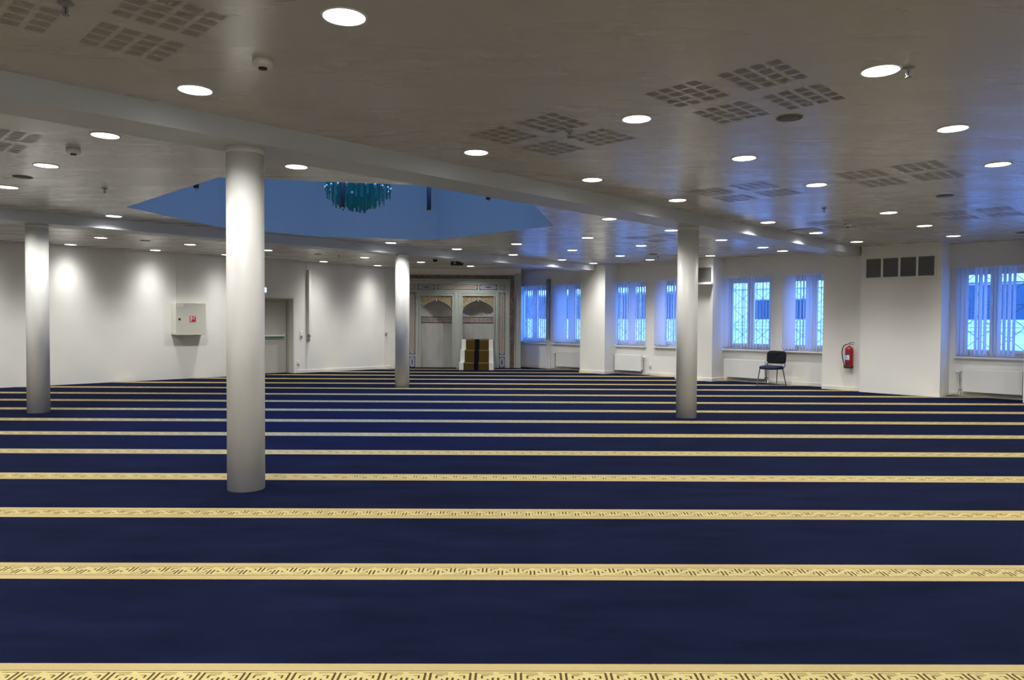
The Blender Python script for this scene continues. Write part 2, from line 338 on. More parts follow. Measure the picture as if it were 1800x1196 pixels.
# ------------------------------------------------------------------ windows, blinds, grilles
where = ['beside the mihrab, partly behind its wall edge', 'beside the first wide pier past the mihrab', 'above the radiator past the first wide pier',
         'partly hidden behind the free-standing column', 'above the radiator near the black chair', 'between the chair and the fire extinguisher', 'past the louvred duct casing']
tilt = [-20, -4, -13, 2, -17, -8, 26]
for i, (a, b) in enumerate(WIN):
    r = struct(empty('window_%d' % (i + 1), W(a, B1 + .16), RZ)); wd = b - a
    f = MB(); d0, d1 = .03, .10
    f.box(0, .07, d0, d1, Z0, Z1, 'white'); f.box(wd - .07, wd, d0, d1, Z0, Z1, 'white'); f.box(.07, wd - .07, d0, d1, Z0, Z0 + .07, 'white'); f.box(.07, wd - .07, d0, d1, Z1 - .07, Z1, 'white')
    mid = wd / 2; f.box(mid - .03, mid + .03, d0, d1, Z0 + .07, Z1 - .07, 'white'); f.build('window_frame', r)
    for s0, s1 in ((.075, mid - .035), (mid + .035, wd - .075)):
        s = MB(); q = .055; y0, y1 = d0 - .015, d1 - .01; z0, z1 = Z0 + .075, Z1 - .075
        s.box(s0, s0 + q, y0, y1, z0, z1, 'white'); s.box(s1 - q, s1, y0, y1, z0, z1, 'white'); s.box(s0 + q, s1 - q, y0, y1, z0, z0 + q, 'white'); s.box(s0 + q, s1 - q, y0, y1, z1 - q, z1, 'white')
        so = s.build('sash', r, bevel=.004)
        g = MB(); g.face([(s0 + q, .06, z0 + q), (s1 - q, .06, z0 + q), (s1 - q, .06, z1 - q), (s0 + q, .06, z1 - q)], 'glass'); g.build('pane', so)
        if s0 < .2:
            h = MB(); h.box(s1 - .035, s1 - .012, y0 - .03, y0, 1.55, 1.67, 'white'); h.build('handle', so)
    sl = MB(); sl.box(-.03, wd + .03, -.24, .03, Z0 - .035, Z0, 'white'); sl.build('window_sill', r, bevel=.005)
    # blind, hanging just in front of the wall
    v = empty('vertical_blind', W(a, B1 - .045), RZ, 'white vertical blind at the window ' + where[i], 'blind', 'white vertical blinds')
    h = MB(); h.box(-.02, wd + .02, -.025, .03, Z1 + .005, Z1 + .05, 'white'); h.build('headrail', v)
    vn = MB(); wt = MB(); n = int(wd / .079); vw = .0445
    for k in range(n + 1):
        cx = .02 + k * (wd - .04) / n; t = math.radians(tilt[i] + random.uniform(-4, 4))
        if i == 1 and (k < 7 or k in (9, 10)): t = math.radians(42)
        if i == 1 and k in (7, 8, 12, 13): t = math.radians(-20)
        if i in (2, 3) and k < 4: t = math.radians(45)
        if i == 3 and k in (5, 6): t = math.radians(-15)
        if i == 2 and k in (10, 11): t = math.radians(30)
        if i == 4 and k < 2: t = math.radians(45)
        if i == 5 and k < 4: t = math.radians(48)
        if i == 0 and k < 4: t = math.radians(45)
        if i == 5 and k in (7, 8): t = math.radians(35)
        if i == 6 and k in (3, 7, 8): t = math.radians(-12)
        # vane runs along direction (sin t, cos t): t = 0 is square to the wall, leaning towards the far side
        if i == 6 and k > n - 3: continue
        dx, dy = math.sin(t) * vw, math.cos(t) * vw
        zt, zb = Z1 + .005, Z0 + .03 + random.uniform(-.004, .004)
        rows = []
        for q in range(5):
            s = -1 + q * .5; cv = .006 * (1 - s * s); rows.append([(cx - dx * s + dy * cv / vw, -dy * s + dx * cv / vw, z) for z in (zb, zt)])
        vn.grid(rows, 'vane', True)
        vn.box(cx - .010, cx + .010, -.006, .006, zb + .003, zb + .03, 'grey')
    vn.build('vanes', v); pass
    ch = MB(); ch.tube([(.0, -.05, Z1), (-.01, -.055, 1.6), (0, -.05, .95)], .004, 'white', 6); ch.build('pull_cord', v)
    # grille outside the glass
    gr = MB(); yb = .0
    L_ = .53; Hh = .455; zz0, zz1 = Z0 - .05, Z1 + .05; x0, x1 = -.1, wd + .1
    for z in [zz0 + .18 + Hh * j for j in range(4)]: gr.box(x0, x1, -.006, .006, z - .006, z + .006, 'bars')
    k = 0; x = x0 + .12
    while x < x1: gr.box(x - .007, x + .007, -.007, .007, zz0, zz1, 'bars'); x += L_ / 2
    for s in (1, -1):
        for j in range(-6, 8):
            # line through (x0 + .12 + j*L, first rail) with slope s*Hh/L clipped to the rectangle
            pts = []
            cx, cz = x0 + .12 + j * L_, zz0 + .18; sl_ = s * Hh / L_
            for X in (x0, x1):
                Zz = cz + (X - cx) * sl_
                if zz0 <= Zz <= zz1: pts.append((X, Zz))
            for Zz in (zz0, zz1):
                X = cx + (Zz - cz) / sl_
                if x0 < X < x1: pts.append((X, Zz))
            if len(pts) == 2: gr.tube([(pts[0][0], 0, pts[0][1]), (pts[1][0], 0, pts[1][1])], .007, 'bars', 5)
    for X in (x0, x1 - .02): gr.box(X, X + .02, -.01, .01, zz0, zz1, 'bars')
    tag(gr.build('window_grille', loc=W(a, B1 + .42), rz=RZ), 'dark crossed-bar grille outside the window ' + where[i], 'window grille', 'lattice grilles outside the windows')

# the building across the street
nb = empty('neighbouring_building', W(-12, 22.0), RZ, 'pale rendered building across the street with bands of dark windows', 'building')
wb = MB(); wb.box(-16, 16, 0, .4, -1.0, 4.6, 'facade')
for z0, z1 in ((1.28, 1.34), (1.5, 1.56), (2.54, 2.6)): wb.box(-16, 16, -.08, 0, z0, z1, 'facade')
wb.build('wall', nb)
for a0, a1, z1 in ((-21.5, -19.0, 2.5), (-18.9, -16.3, 2.5), (-16.2, -13.8, 2.5), (-11.05, -9.1, 2.2), (-5.6, -4.5, 2.5), (-4.4, -2.6, 2.5)):
    f = MB(); x0, x1 = a0 + 12, a1 + 12
    f.box(x0, x1, -.03, .0, 1.58, z1, 'outglass'); fo = f.build('window', nb)
    f = MB(); x = x0
    while x <= x1 + .01: f.box(x - .02, x + .02, -.05, -.03, 1.56, z1, 'grey'); x += (x1 - x0) / 3
    f.box(x0, x1, -.05, -.03, z1 - .03, z1 + .01, 'grey'); f.build('frame', fo)
sp = MB(); sp.box(-30, 12, B1 + .36, 30, -.9, -.8, 'asphalt'); struct(sp.build('ground', rz=RZ))

# ------------------------------------------------------------------ columns
cw = ['tall white round column closest to the camera', 'white round column standing near the blank left wall', 'white round column just beside the mihrab', 'white round column standing before the windows and pier']
for (px, py), lab in zip(((433, 866), (68, 727), (707, 682), (1206, 736)), cw):
    p = at_z(px, py, 0); p = p + p.normalized() * .155
    c = empty('column', (p.x, p.y, 0), 0, lab, 'column', 'white round columns')
    s = MB(); s.lathe([(.155, 0), (.155, ZB)], 'column', n=48); s.build('shaft', c)
    s = MB(); s.lathe([(.155, ZB - .05), (.1565, ZB - .045), (.1565, ZB)], 'column', n=48); s.build('head_collar', c)

# ------------------------------------------------------------------ downlights
dl = empty('downlight', (0, 0, ZC)); dl_first = [True]
s = MB(); s.lathe([(.124, 0), (.124, -.004), (.118, -.007), (.111, -.005), (.111, 0.0)], 'white', n=40); s.build('trim_ring', dl)
s = MB(); s.disc((0, 0), .111, -.004, 'diffuser', 40); s.build('diffuser', dl)
def lamp_data(prof):
    ld = bpy.data.lights.new('lamp', 'AREA'); ld.shape = 'DISK'; ld.size = .2; ld.energy = LAMP_W; ld.color = LAMP_COL; ld.spread = math.radians(168)
    ld.use_nodes = True; N = ld.node_tree.nodes; L = ld.node_tree.links; em = N['Emission']
    ge = N.new('ShaderNodeNewGeometry'); dt = N.new('ShaderNodeVectorMath'); dt.operation = 'DOT_PRODUCT'; L.new(ge.outputs['Incoming'], dt.inputs[0]); L.new(ge.outputs['Normal'], dt.inputs[1])
    ab = N.new('ShaderNodeMath'); ab.operation = 'ABSOLUTE'; L.new(dt.outputs['Value'], ab.inputs[0]); ac = N.new('ShaderNodeMath'); ac.operation = 'ARCCOSINE'; L.new(ab.outputs[0], ac.inputs[0])
    nr = N.new('ShaderNodeMath'); nr.operation = 'DIVIDE'; nr.inputs[1].default_value = math.radians(90); L.new(ac.outputs[0], nr.inputs[0])
    cr = N.new('ShaderNodeValToRGB'); L.new(nr.outputs[0], cr.inputs[0]); els = cr.color_ramp.elements
    for deg, val in prof:
        e_ = els.new(deg / 90.0); e_.color = (val, val, val, 1)
    els.remove(els[0]); els.remove(els[len(els) - 1])
    L.new(cr.outputs[0], em.inputs['Strength'])
    return ld
wide_lamp, narrow_lamp = lamp_data(WIDE), lamp_data(NARROW); ld = wide_lamp
lo = bpy.data.objects.new('lamp', ld); COL.objects.link(lo); lo.parent = dl; lo.location = (0, 0, -.012)
def set_lamp(d, p):
    a, b = (p[0] - p[1]) * Q, (p[0] + p[1]) * Q
    for c in d.children:
        if c.type == 'LIGHT': c.data = narrow_lamp if (a < -17 or b > 14.6) else wide_lamp
NEAR = [(605, 29), (343, 158), (1548, 124), (1119, 209), (837, 268), (1675, 226), (1041, 316), (1308, 278), (1191, 352), (1435, 325), (1754, 289), (1350, 391), (1562, 374), (1429, 410), (1625, 397), (1494, 426), (1676, 415)]
MID = [(185, 238), (81, 291), (13, 329), (521, 293), (200, 380), (687, 427), (803, 438), (1071, 385), (908, 429), (1033, 418), (1180, 405), (1006, 440), (1127, 432), (1268, 422), (902, 448), (988, 457), (1090, 450), (1341, 435), (1386, 443), (1258, 451), (1144, 457), (1043, 463)]
FAR = [(124, 430), (177, 418), (273, 440), (334, 430), (398, 448), (470, 440), (569, 460), (641, 453), (664, 467), (740, 461), (827, 468)]
ORD = ['first', 'second', 'third', 'fourth', 'fifth', 'sixth', 'seventh', 'eighth']
rows = {}
for L_, bay in ((NEAR, 'near'), (MID, 'middle'), (FAR, 'far')):
    for px, py in L_:
        p = at_z(px, py, ZC); a, b = (p.x - p.y) * Q, (p.x + p.y) * Q
        rows.setdefault((bay, round(a / 1.82)), []).append((b, p))
RN = {'near': ['in front of the first beam, row deepest in the near bay by the beam', 'near bay, middle row', 'near bay, row closest to the camera'],
      'middle': ['middle bay, row behind the skylight', 'middle bay, second row behind the skylight edge', 'middle bay, third row', 'middle bay, row just past the first beam', 'middle bay, extra row'],
      'far': ['far bay, row along the blank wall', 'far bay, row just past the second beam']}
for bay in ('near', 'middle', 'far'):
    ks = sorted(k for k in rows if k[0] == bay)
    for ri, k in enumerate(ks):
        for oi, (b, p) in enumerate(sorted(rows[k], key=lambda q: q[0])):
            if dl_first[0]: d = dl; dl_first[0] = False
            else: d = copy_tree(dl)
            a, b = (p.x - p.y) * Q, min((p.x + p.y) * Q, 15.95)
            if -6.6 < a < -5.46 and bay == 'near': a = -5.46
            p = W(a, b); d.location = (p.x, p.y, ZC); set_lamp(d, p)
            rn = {'near': ['beside the first beam', 'in the middle row before the first beam', 'in the row over the camera side'],
                  'middle': ['beside the second beam', 'second row from the second beam', 'third row from the second beam', 'just past the first beam', 'last row'],
                  'far': ['along the blank wall past both beams', 'just past the second beam']}[bay][min(ri, 4)]
            tag(d, 'lit round downlight %s, %s counted from the left' % (rn, ORD[min(oi, 7)]), 'ceiling light', 'round ceiling downlights')

ADDED_LAMPS = [(a, b) for a in (.1, 1.9, 3.6) for b in (-5.2, -3.4, -1.6, .2, 2.1, 4.9, 6.9, 8.7, 11.4, 13.3) if a < 3 or b < 9] + [(-1.75, b) for b in (-5.2, -3.4, -1.6, .2, 2.1, 11.3, 13.2, 15.1)] + [(a, b) for a in (-3.5, -5.3, -7.1, -9, -10.8) for b in (-3.4, -1.6, .2)] + [(-12.6, .2), (-12.6, 2.0), (-16, .9), (-16, 2.7), (-18, .9), (-18, 2.7), (-16, -1), (-18, -1), (-12.6, -1.6)]  # unseen downlights added along the grid to brighten column feet and near floor
for a, b in ADDED_LAMPS:
    d = copy_tree(dl); d.location = W(a, b, ZC); set_lamp(d, W(a, b)); tag(d, 'added unseen round ceiling downlight beyond the edges of the picture', 'ceiling light', 'added downlights beyond the picture')

# ------------------------------------------------------------------ perforated acoustic panels in the ceiling
def perf():
    r = empty('perforated_panel', (0, 0, ZC), RZ); z = -.0012
    for gx in (-.5, .07):
        for gy in (-.55, .09):
            s = MB()
            for i in range(4):
                for j in range(4):
                    for k in range(8):
                        x = i * .112; y = j * .122 + k * .0116; s.face([(x, y, z), (x, y + .0068, z), (x + .081, y + .0068, z), (x + .081, y, z)], 'perf')
            s.build('slot_field', r).location = (gx, gy, 0)
    return r
PAN = [(-2.55, 4.92, 'by the round speaker and the right-hand downlights'), (-4.32, 4.82, 'over the middle of the near bay'), (-4.37, 1.17, 'beside the smoke detector at the upper left'), (-2.68, 8.68, 'between the pier grille and the corner downlights'),
       (-4.42, 8.52, 'past the downlight before the white column'), (-4.56, 12.3, 'beside the ceiling air vent'), (-2.80, 12.5, 'over the duct casing corner'), (-8.05, 1.12, 'at the far left edge past the first beam'), (-7.97, 12.0, 'over the windows behind the column')]
pf = None
for a, b, lab in PAN:
    if pf is None: pf = perf(); o = pf
    else: o = copy_tree(pf)
    o.location = W(a, b, ZC); tag(o, 'slotted acoustic field in the ceiling ' + lab, 'acoustic panel', 'perforated acoustic fields')

# ------------------------------------------------------------------ small ceiling fittings
def put(maker, spots, name, cat, group):
    first = None
    for px, py, lab in spots:
        p = at_z(px, py, ZC)
        if first is None: first = maker(name); o = first
        else: o = copy_tree(first)
        o.location = (p.x, p.y, ZC); tag(o, lab, cat, group)
def mk_speaker(name):
    r = empty(name, (0, 0, ZC)); s = MB(); s.lathe([(.10, 0), (.10, -.006), (.088, -.008), (.088, 0)], 'louvre', n=32); s.build('rim', r)
    s = MB(); s.lathe([(.088, -.006), (.05, -.010), (.001, -.012)], 'speaker', n=32); s.build('grille', r); return r
put(mk_speaker, [(1388, 207, 'round dark ceiling speaker beside the large perforated field'), (1661, 344, 'round dark ceiling speaker over the duct casing side'), (40, 311, 'round dark ceiling speaker at the far left by the smoke detector'),
                 (1797, 409, 'round dark ceiling speaker at the right picture edge'), (255, 423, 'small dark ceiling speaker above the hose cabinet'), (559, 447, 'small dark ceiling speaker above the door'), (1148, 447, 'small dark ceiling speaker over the windows behind the column')], 'ceiling_speaker', 'speaker', 'round ceiling speakers')
def mk_smoke(name):
    r = empty(name, (0, 0, ZC)); s = MB(); s.lathe([(.062, 0), (.062, -.028), (.055, -.042), (.03, -.048)], 'white', n=32); s.build('housing', r)
    s = MB(); s.lathe([(.028, -.045), (.026, -.058), (.002, -.060)], 'dark', n=20); s.build('sensor', r); return r
put(mk_smoke, [(462, 106, 'white smoke detector on the ceiling closest to the camera'), (129, 262, 'grey-looking smoke detector past the first beam at the left'), (1490, 394, 'small smoke detector before the duct grille')], 'smoke_detector', 'smoke detector', 'smoke detectors')
def mk_spr(name):
    r = empty(name, (0, 0, ZC)); s = MB(); s.lathe([(.038, 0), (.036, -.006), (.016, -.010), (.014, -.02)], 'grey', n=20); s.build('escutcheon', r)
    s = MB(); s.tube([(-.012, 0, -.018), (-.016, 0, -.04), (0, 0, -.058)], .003, 'grey', 6); s.tube([(.012, 0, -.018), (.016, 0, -.04), (0, 0, -.058)], .003, 'grey', 6); s.tube([(0, 0, -.018), (0, 0, -.056)], .0035, 'ink', 6); s.build('frame', r)
    s = MB(); s.lathe([(.018, -.058), (.018, -.061)], 'grey', n=16); s.build('deflector', r); return r
put(mk_spr, [(1597, 119, 'sprinkler head beside the bright downlight at the upper right'), (1449, 366, 'sprinkler head among the blue reflections near the air vent'), (184, 331, 'sprinkler head before the skylight corner'),
             (1001, 231, 'sprinkler head in the middle of the near ceiling'), (595, 449, 'tiny sprinkler head above the door side'), (1157, 451, 'tiny sprinkler head over the windows behind the column'), (115, 6, 'sprinkler head at the top left corner of the picture')], 'sprinkler', 'sprinkler', 'sprinkler heads')
p = W(-5.43, 12.66, ZC); r = empty('ceiling_vent', p, RZ, 'square ceiling air vent with small round nozzles by the second-row downlight', 'air vent')
s = MB(); s.box(-.24, .24, -.24, .24, -.006, 0, 'grey'); s.build('plate', r)
for i in range(5):
    for j in range(5):
        s = MB(); s.lathe([(.030, -.006), (.026, -.014), (.012, -.018), (.002, -.015)], 'white', ((i - 2) * .088, (j - 2) * .088), 14); s.build('nozzle', r)
def mk_spot(name):
    r = empty(name, (0, 0, ZC)); s = MB(); s.lathe([(.045, 0), (.045, -.005), (.034, -.006), (.030, -.001)], 'white', n=20); s.build('bezel', r); s = MB(); s.disc((0, 0), .03, -.002, 'offwhite', 20); s.build('lens', r); return r
put(mk_spot, [(x, 469, 'small unlit recessed spotlight before the mihrab, %s of four' % ORD[i]) for i, x in enumerate((757, 786, 814, 842))], 'spotlight', 'spotlight', 'unlit spotlights before the mihrab')
p = at_z(765, 455, ZC); r = empty('security_camera', (p.x, p.y, ZC), 0, 'black dome camera on the ceiling before the mihrab', 'camera')
s = MB(); s.lathe([(.07, 0), (.07, -.03)], 'dark', n=24); s.build('base', r); s = MB(); s.lathe([(.062, -.03), (.056, -.06), (.035, -.085), (.002, -.095)], 'dark', n=24); s.build('dome', r)
p = at_z(803, 457, ZC); r = empty('projector', (p.x, p.y, ZC), 0.1, 'dark projector hanging under the ceiling before the mihrab', 'projector')
s = MB(); s.box(-.16, .17, -.12, .13, -.15, -.05, 'dark'); s.build('body', r, bevel=.01)
s = MB(); s.tube([(0, 0, 0), (0, 0, -.06)], .02, 'dark', 12); s.box(-.06, .06, -.06, .06, -.012, 0, 'dark'); s.build('mount', r)
s = MB(); s.box(.10, .18, -.14, -.10, -.085, -.04, 'white'); s.build('white_cover', r)
s = MB(); s.tube([(-.06, -.12, -.1), (-.06, -.14, -.1)], .03, 'chrome', 16); s.build('lens', r)

# ------------------------------------------------------------------ chandelier and hanging lamps in the skylight drum
cx, cy = -2.42, 11.5
ch = empty('chandelier', (cx, cy, 3.18), 0, 'teal glass chandelier of hanging strips inside the blue skylight', 'chandelier')
s = MB(); s.tube([(0, 0, .62), (0, 0, DZ - 3.18)], .012, 'steel', 8); s.build('rod', ch)
s = MB()
for rr_, z in ((.50, .62), (.36, .62), (.20, .62)):
    s.tube([(rr_ * math.cos(t * PI / 16), rr_ * math.sin(t * PI / 16), z) for t in range(33)], .010, 'steel', 6, False)
for t in range(4): s.tube([(.5 * math.cos(t * PI / 2), .5 * math.sin(t * PI / 2), .62), (0, 0, .62)], .008, 'steel', 6)
s.build('ring_frame', ch)
strip_o = []
for rr_, zb, n in ((.49, .17, 30), (.40, .09, 24), (.28, .03, 18), (.15, -.02, 10)):
    for k in range(n):
        t = 2 * PI * (k + random.uniform(-.2, .2)) / n; z = zb + random.uniform(-.035, .05); s = MB(); s.box(-.022, .022, -.003, .003, z, .62, 'teal')
        o = s.build('glass_strip', ch); o.location = (rr_ * math.cos(t), rr_ * math.sin(t), 0); o.rotation_euler = (0, 0, t + PI / 2 + random.uniform(-.4, .4))
s = MB()
for k in range(22):
    t = 2 * PI * k / 22; s = MB(); s.lathe([(.002, .36), (.022, .34), (.026, .32), (.016, .30), (.002, .29)], 'tealclear', (.505 * math.cos(t), .505 * math.sin(t)), 8); s.build('glass_bead', ch)
s = MB(); s.lathe([(.012, .22), (.022, .205), (.014, .19), (.002, .187)], 'label', (0, -.45), 14); s.build('bulb', ch)
for px, py, y, lab in ((754, 373, 11.6, 'dark tube pendant hanging beside the chandelier with a long visible stem'), (345, 335, 9.9, 'dark tube pendant at the far left of the skylight'), (858, 355, 10.75, 'short dark tube pendant at the skylight side away from the column'), (602, 368, 10.6, 'dark tube pendant hanging in front of the chandelier strips')):
    d = ray(px, py); t = y / d.y; z = EYE + d.z * t; x = d.x * t
    r = empty('pendant_tube', (x, y, z), 0, lab, 'pendant lamp', 'tube pendants in the skylight')
    s = MB(); s.lathe([(.032, .03), (.034, .04), (.034, .55), (.01, .56)], 'dark', n=16); s.build('tube', r)
    s = MB(); s.lathe([(.002, 0), (.016, .005), (.022, .03)], 'label', n=14); s.build('tip', r)
    s = MB(); s.tube([(0, 0, .55), (0, 0, DZ - z)], .004, 'dark', 6); s.build('cable', r)

# ------------------------------------------------------------------ mihrab
mh = empty('mihrab', (MX, MY, 0), 0, 'stone mihrab with twin pointed niches, gold mosaic and purple marble border', 'mihrab')
YF = -.05                                           # front of the stone facing
def mbx(name, boxes, m, bevel=0, parent=None):
    s = MB()
    for bx in boxes: s.box(*bx, m)
    return s.build(name, parent or mh, bevel=bevel)
N1 = (-1.13, -.155); N2 = (.16, 1.125); NT = 2.24; S2 = .90
mbx('stone_facing', [(-1.63, N1[0], YF, .05, 0, 2.77), (N1[1], N2[0], YF, .05, 0, 2.77), (N2[1], 1.63, YF, .05, 0, 2.77), (N1[0], N1[1], YF, .05, NT, 2.77), (N2[0], N2[1], YF, .05, NT, 2.77)], 'stone')
s = MB(); s.box(-1.755, 1.755, YF - .01, .04, 2.765, 2.878, 'brownmarble'); s.box(-1.755, -1.63, YF - .01, .04, 0, 2.765, 'brownmarble'); s.box(1.63, 1.755, YF - .01, .04, 0, 2.765, 'brownmarble'); s.build('marble_border', mh)
# mouldings round the niches
for x0, x1 in (N1, N2):
    s = MB()
    for k, (o1, o2, yy) in enumerate(((.115, .085, -.025), (.085, .055, -.012), (.03, 0, -.03))):
        s.box(x0 - o1, x0 - o2, YF + yy, YF, 0, NT + o1, 'stone'); s.box(x1 + o2, x1 + o1, YF + yy, YF, 0, NT + o1, 'stone'); s.box(x0 - o2, x1 + o2, YF + yy, YF, NT + o2, NT + o1, 'stone')
    s.build('niche_moulding', mh, bevel=.004)
s = MB()
for x in (-1.58, 1.58): s.box(x - .025, x + .025, YF - .02, YF, 0, 2.70, 'stone')
for x in (-1.255, 1.262): s.box(x - .014, x + .014, YF - .016, YF, 0, 2.36, 'stone')
s.box(-1.605, 1.605, YF - .02, YF, 2.66, 2.70, 'stone'); s.box(-1.605, 1.605, YF - .035, YF, 2.72, 2.76, 'stone'); s.box(-1.27, 1.27, YF - .016, YF, 2.37, 2.39, 'stone'); s.build('facing_moulding', mh, bevel=.004)
ARC = [(.489, 1.69), (.486, 1.77), (.472, 1.83), (.448, 1.88), (.412, 1.925), (.36, 1.968), (.29, 2.012), (.21, 2.052), (.145, 2.08), (.09, 2.104), (.05, 2.126), (.022, 2.142), (0, 2.158)]
def cartouche(name, x0, x1, z0, z1, vertical, writing=True):
    y = YF
    s = MB(); s.box(x0, x1, y - .008, y, z0, z1, 'navy'); o = s.build(name, mh)
    e = .014; xa, xb, za, zb = x0 + e, x1 - e, z0 + e, z1 - e; c = .3 * min(xb - xa, zb - za)
    if vertical: pts = [(xa + c, za), (xb - c, za), (xb - .25 * c, za + .6 * c), (xb, za + 1.6 * c), (xb, zb - 1.6 * c), (xb - .25 * c, zb - .6 * c), (xb - c, zb), (xa + c, zb), (xa + .25 * c, zb - .6 * c), (xa, zb - 1.6 * c), (xa, za + 1.6 * c), (xa + .25 * c, za + .6 * c)]
    else: pts = [(xa, za + c), (xa + .6 * c, za + .25 * c), (xa + 1.6 * c, za), (xb - 1.6 * c, za), (xb - .6 * c, za + .25 * c), (xb, za + c), (xb, zb - c), (xb - .6 * c, zb - .25 * c), (xb - 1.6 * c, zb), (xa + 1.6 * c, zb), (xa + .6 * c, zb - .25 * c), (xa, zb - c)]
    s = MB(); s.face([(q[0], y - .010, q[1]) for q in pts], 'mosaicpale' if writing else 'cartouche'); s.build('field', o)
    s = MB(); cxx, czz = (x0 + x1) / 2, (z0 + z1) / 2
    if writing:                                     # flowing gold strokes
        Ln = (z1 - z0 if vertical else x1 - x0) - .12; Wd = (x1 - x0 if vertical else z1 - z0); n = int(Ln / .09)
        rnd = random.Random(int(x0 * 100 + z0 * 10))
        for k in range(n):
            t = -Ln / 2 + (k + .5) * Ln / n; hgt = Wd * .26
            pl = [(t + .05 * math.cos(a_ * .9) * rnd.uniform(.5, 1), hgt * math.sin(a_ * 1.3) * rnd.uniform(.4, 1)) for a_ in (0, .8, 1.6, 2.4, 3.2, 4.0)]
            for j in range(5):
                (u1, v1), (u2, v2) = pl[j], pl[j + 1]
                A = (cxx + v1, y - .012, czz + u1) if vertical else (cxx + u1, y - .012, czz + v1); B = (cxx + v2, y - .012, czz + u2) if vertical else (cxx + u2, y - .012, czz + v2)
                s.tube([A, B], .005, 'goldline', 5)
        s.build('gold_script', o)
    else:                                           # a small rosette spray
        for k in range(-2, 3):
            rr2 = .026 - .006 * abs(k); q = k * .042
            X, Z = (cxx, czz + q) if vertical else (cxx + q, czz)
            s.face([(X + rr2 * math.cos(t * PI / 4), y - .012, Z - rr2 * math.sin(t * PI / 4)) for t in range(8)], 'navy')
        s.build('rosette_spray', o)
cartouche('script_panel', -.62, .63, 2.425, 2.59, False)
cartouche('rosette_panel', -1.225, -.68, 2.425, 2.59, False, False); cartouche('rosette_panel', .68, 1.225, 2.425, 2.59, False, False)
for x0, x1 in ((-1.47, -1.296), (1.296, 1.47)):
    cartouche('script_panel', x0, x1, .43, 2.34, True); cartouche('rosette_panel', x0, x1, .03, .37, True, False)
    s = MB(); s.box(x0, x1, YF - .008, YF, 2.43, 2.585, 'navy'); s.box(x0 + .012, x1 - .012, YF - .010, YF - .008, 2.442, 2.573, 'stone'); s.tube([(x0 + .087 + .05 * math.cos(t * PI / 8), YF - .012, 2.507 + .045 * math.sin(t * PI / 8)) for t in range(17)], .003, 'navy', 5, False)
    s.build('corner_panel', mh)
for ni, (x0, x1) in enumerate((N1, N2)):
    c = (x0 + x1) / 2; zb = 0 if ni == 0 else S2
    # spandrel plate following the pointed arch
    s = MB(); ys, yk = -.02, .02
    prof = [(-h_, z) for h_, z in ARC] + [(h_, z) for h_, z in ARC[::-1][1:]]
    for j in range(len(prof) - 1):
        (u1, z1_), (u2, z2_) = prof[j], prof[j + 1]
        s.face([(c + u1, ys, z1_), (c + u2, ys, z2_), (c + u2, ys, NT), (c + u1, ys, NT)], 'mosaic'); s.face([(c + u1, ys, z1_), (c + u1, yk, z1_), (c + u2, yk, z2_), (c + u2, ys, z2_)], 'stone')
    s.build('spandrel', mh)
    s = MB(); s.tube([(c + u_, ys - .004, z_) for u_, z_ in prof], .008, 'stone', 6); s.build('arch_moulding', mh)
    s = MB(); s.lathe([(.001, 2.125), (.014, 2.115), (.018, 2.095), (.010, 2.075), (.001, 2.06)], 'label', (c, ys - .01), 12); s.build('keystone_drop', mh)
    # niche shell: faceted half cylinder closing in a pointed half dome
    D = .42; nf = 10
    levels = [(zb, .4875), (1.62, .4875)] + [(z_ + .0, max(h_, .002)) for h_, z_ in ARC]
    s = MB(); rows_ = []
    for z_, h_ in levels: rows_.append([(c - h_ * math.cos(PI * k / nf), .02 + D * (h_ / .4875) * math.sin(PI * k / nf), z_) for k in range(nf + 1)])
    s.grid(rows_, 'nichestone', False)
    s.build('niche_shell', mh)
    s = MB(); rb = [[(c - .484 * math.cos(PI * k / nf), .02 + (D - .004) * math.sin(PI * k / nf), z_) for k in range(nf + 1)] for z_ in (1.42, 1.575)]
    s.grid(rb, 'mosaicpale', False)
    for z_ in (1.41, 1.585):
        s.grid([[(c - .480 * math.cos(PI * k / nf), .02 + (D - .008) * math.sin(PI * k / nf), zz) for k in range(nf + 1)] for zz in (z_ - .011, z_ + .011)], 'navy', False)
    s.build('script_band', mh)
    s = MB(); rnd = random.Random(5 + ni)
    for k in range(1, nf):
        th = PI * k / nf; X, Yy = c - .47 * math.cos(th), .02 + (D - .02) * math.sin(th)
        for j in range(3):
            q = rnd.uniform(-.035, .035); s.tube([(X + q, Yy, 1.45 + rnd.uniform(0, .03)), (X + q + rnd.uniform(-.03, .03), Yy, 1.55 - rnd.uniform(0, .03))], .005, 'goldline', 5)
    s.build('band_script', mh)
# minbar steps in front of the second niche
mn = empty('minbar', (MX + (N2[0] + N2[1]) / 2 - .015, MY, 0), 0, 'white stepped minbar with gold-brown stair runner and black centre stripe', 'pulpit steps')
st = [(.22, -.78, .515), (.59, -.46, .50), (.90, -.14, .485)]
s = MB(); s2 = MB(); s3 = MB(); s4 = MB(); s5 = MB()
for k, (z, y, hw) in enumerate(st):
    yb = st[k + 1][1] if k < 2 else -.03; z0 = 0
    iw = hw - .135; s.box(-hw, -iw, y, yb, 0, z + .004, 'white'); s5.box(iw, hw, y, yb, 0, z + .004, 'white'); s2.box(-iw, iw, y + .004, yb, 0, z - .006, 'white')
    zl = st[k - 1][0] if k else 0
    for xa, xb, mm, tgt in ((-iw, -.075, 'carpetgold', s3), (.065, iw, 'carpetgold', s3), (-.075, .065, 'carpetblack', s4)):
        tgt.box(xa, xb, y - .006, y + .004, zl, z - .008, mm); tgt.box(xa, xb, y - .008, yb, z - .012, z, mm)
        if mm == 'carpetgold': tgt.box(xa, xb, y - .011, y - .006, z - .03, z, 'carpetedge')
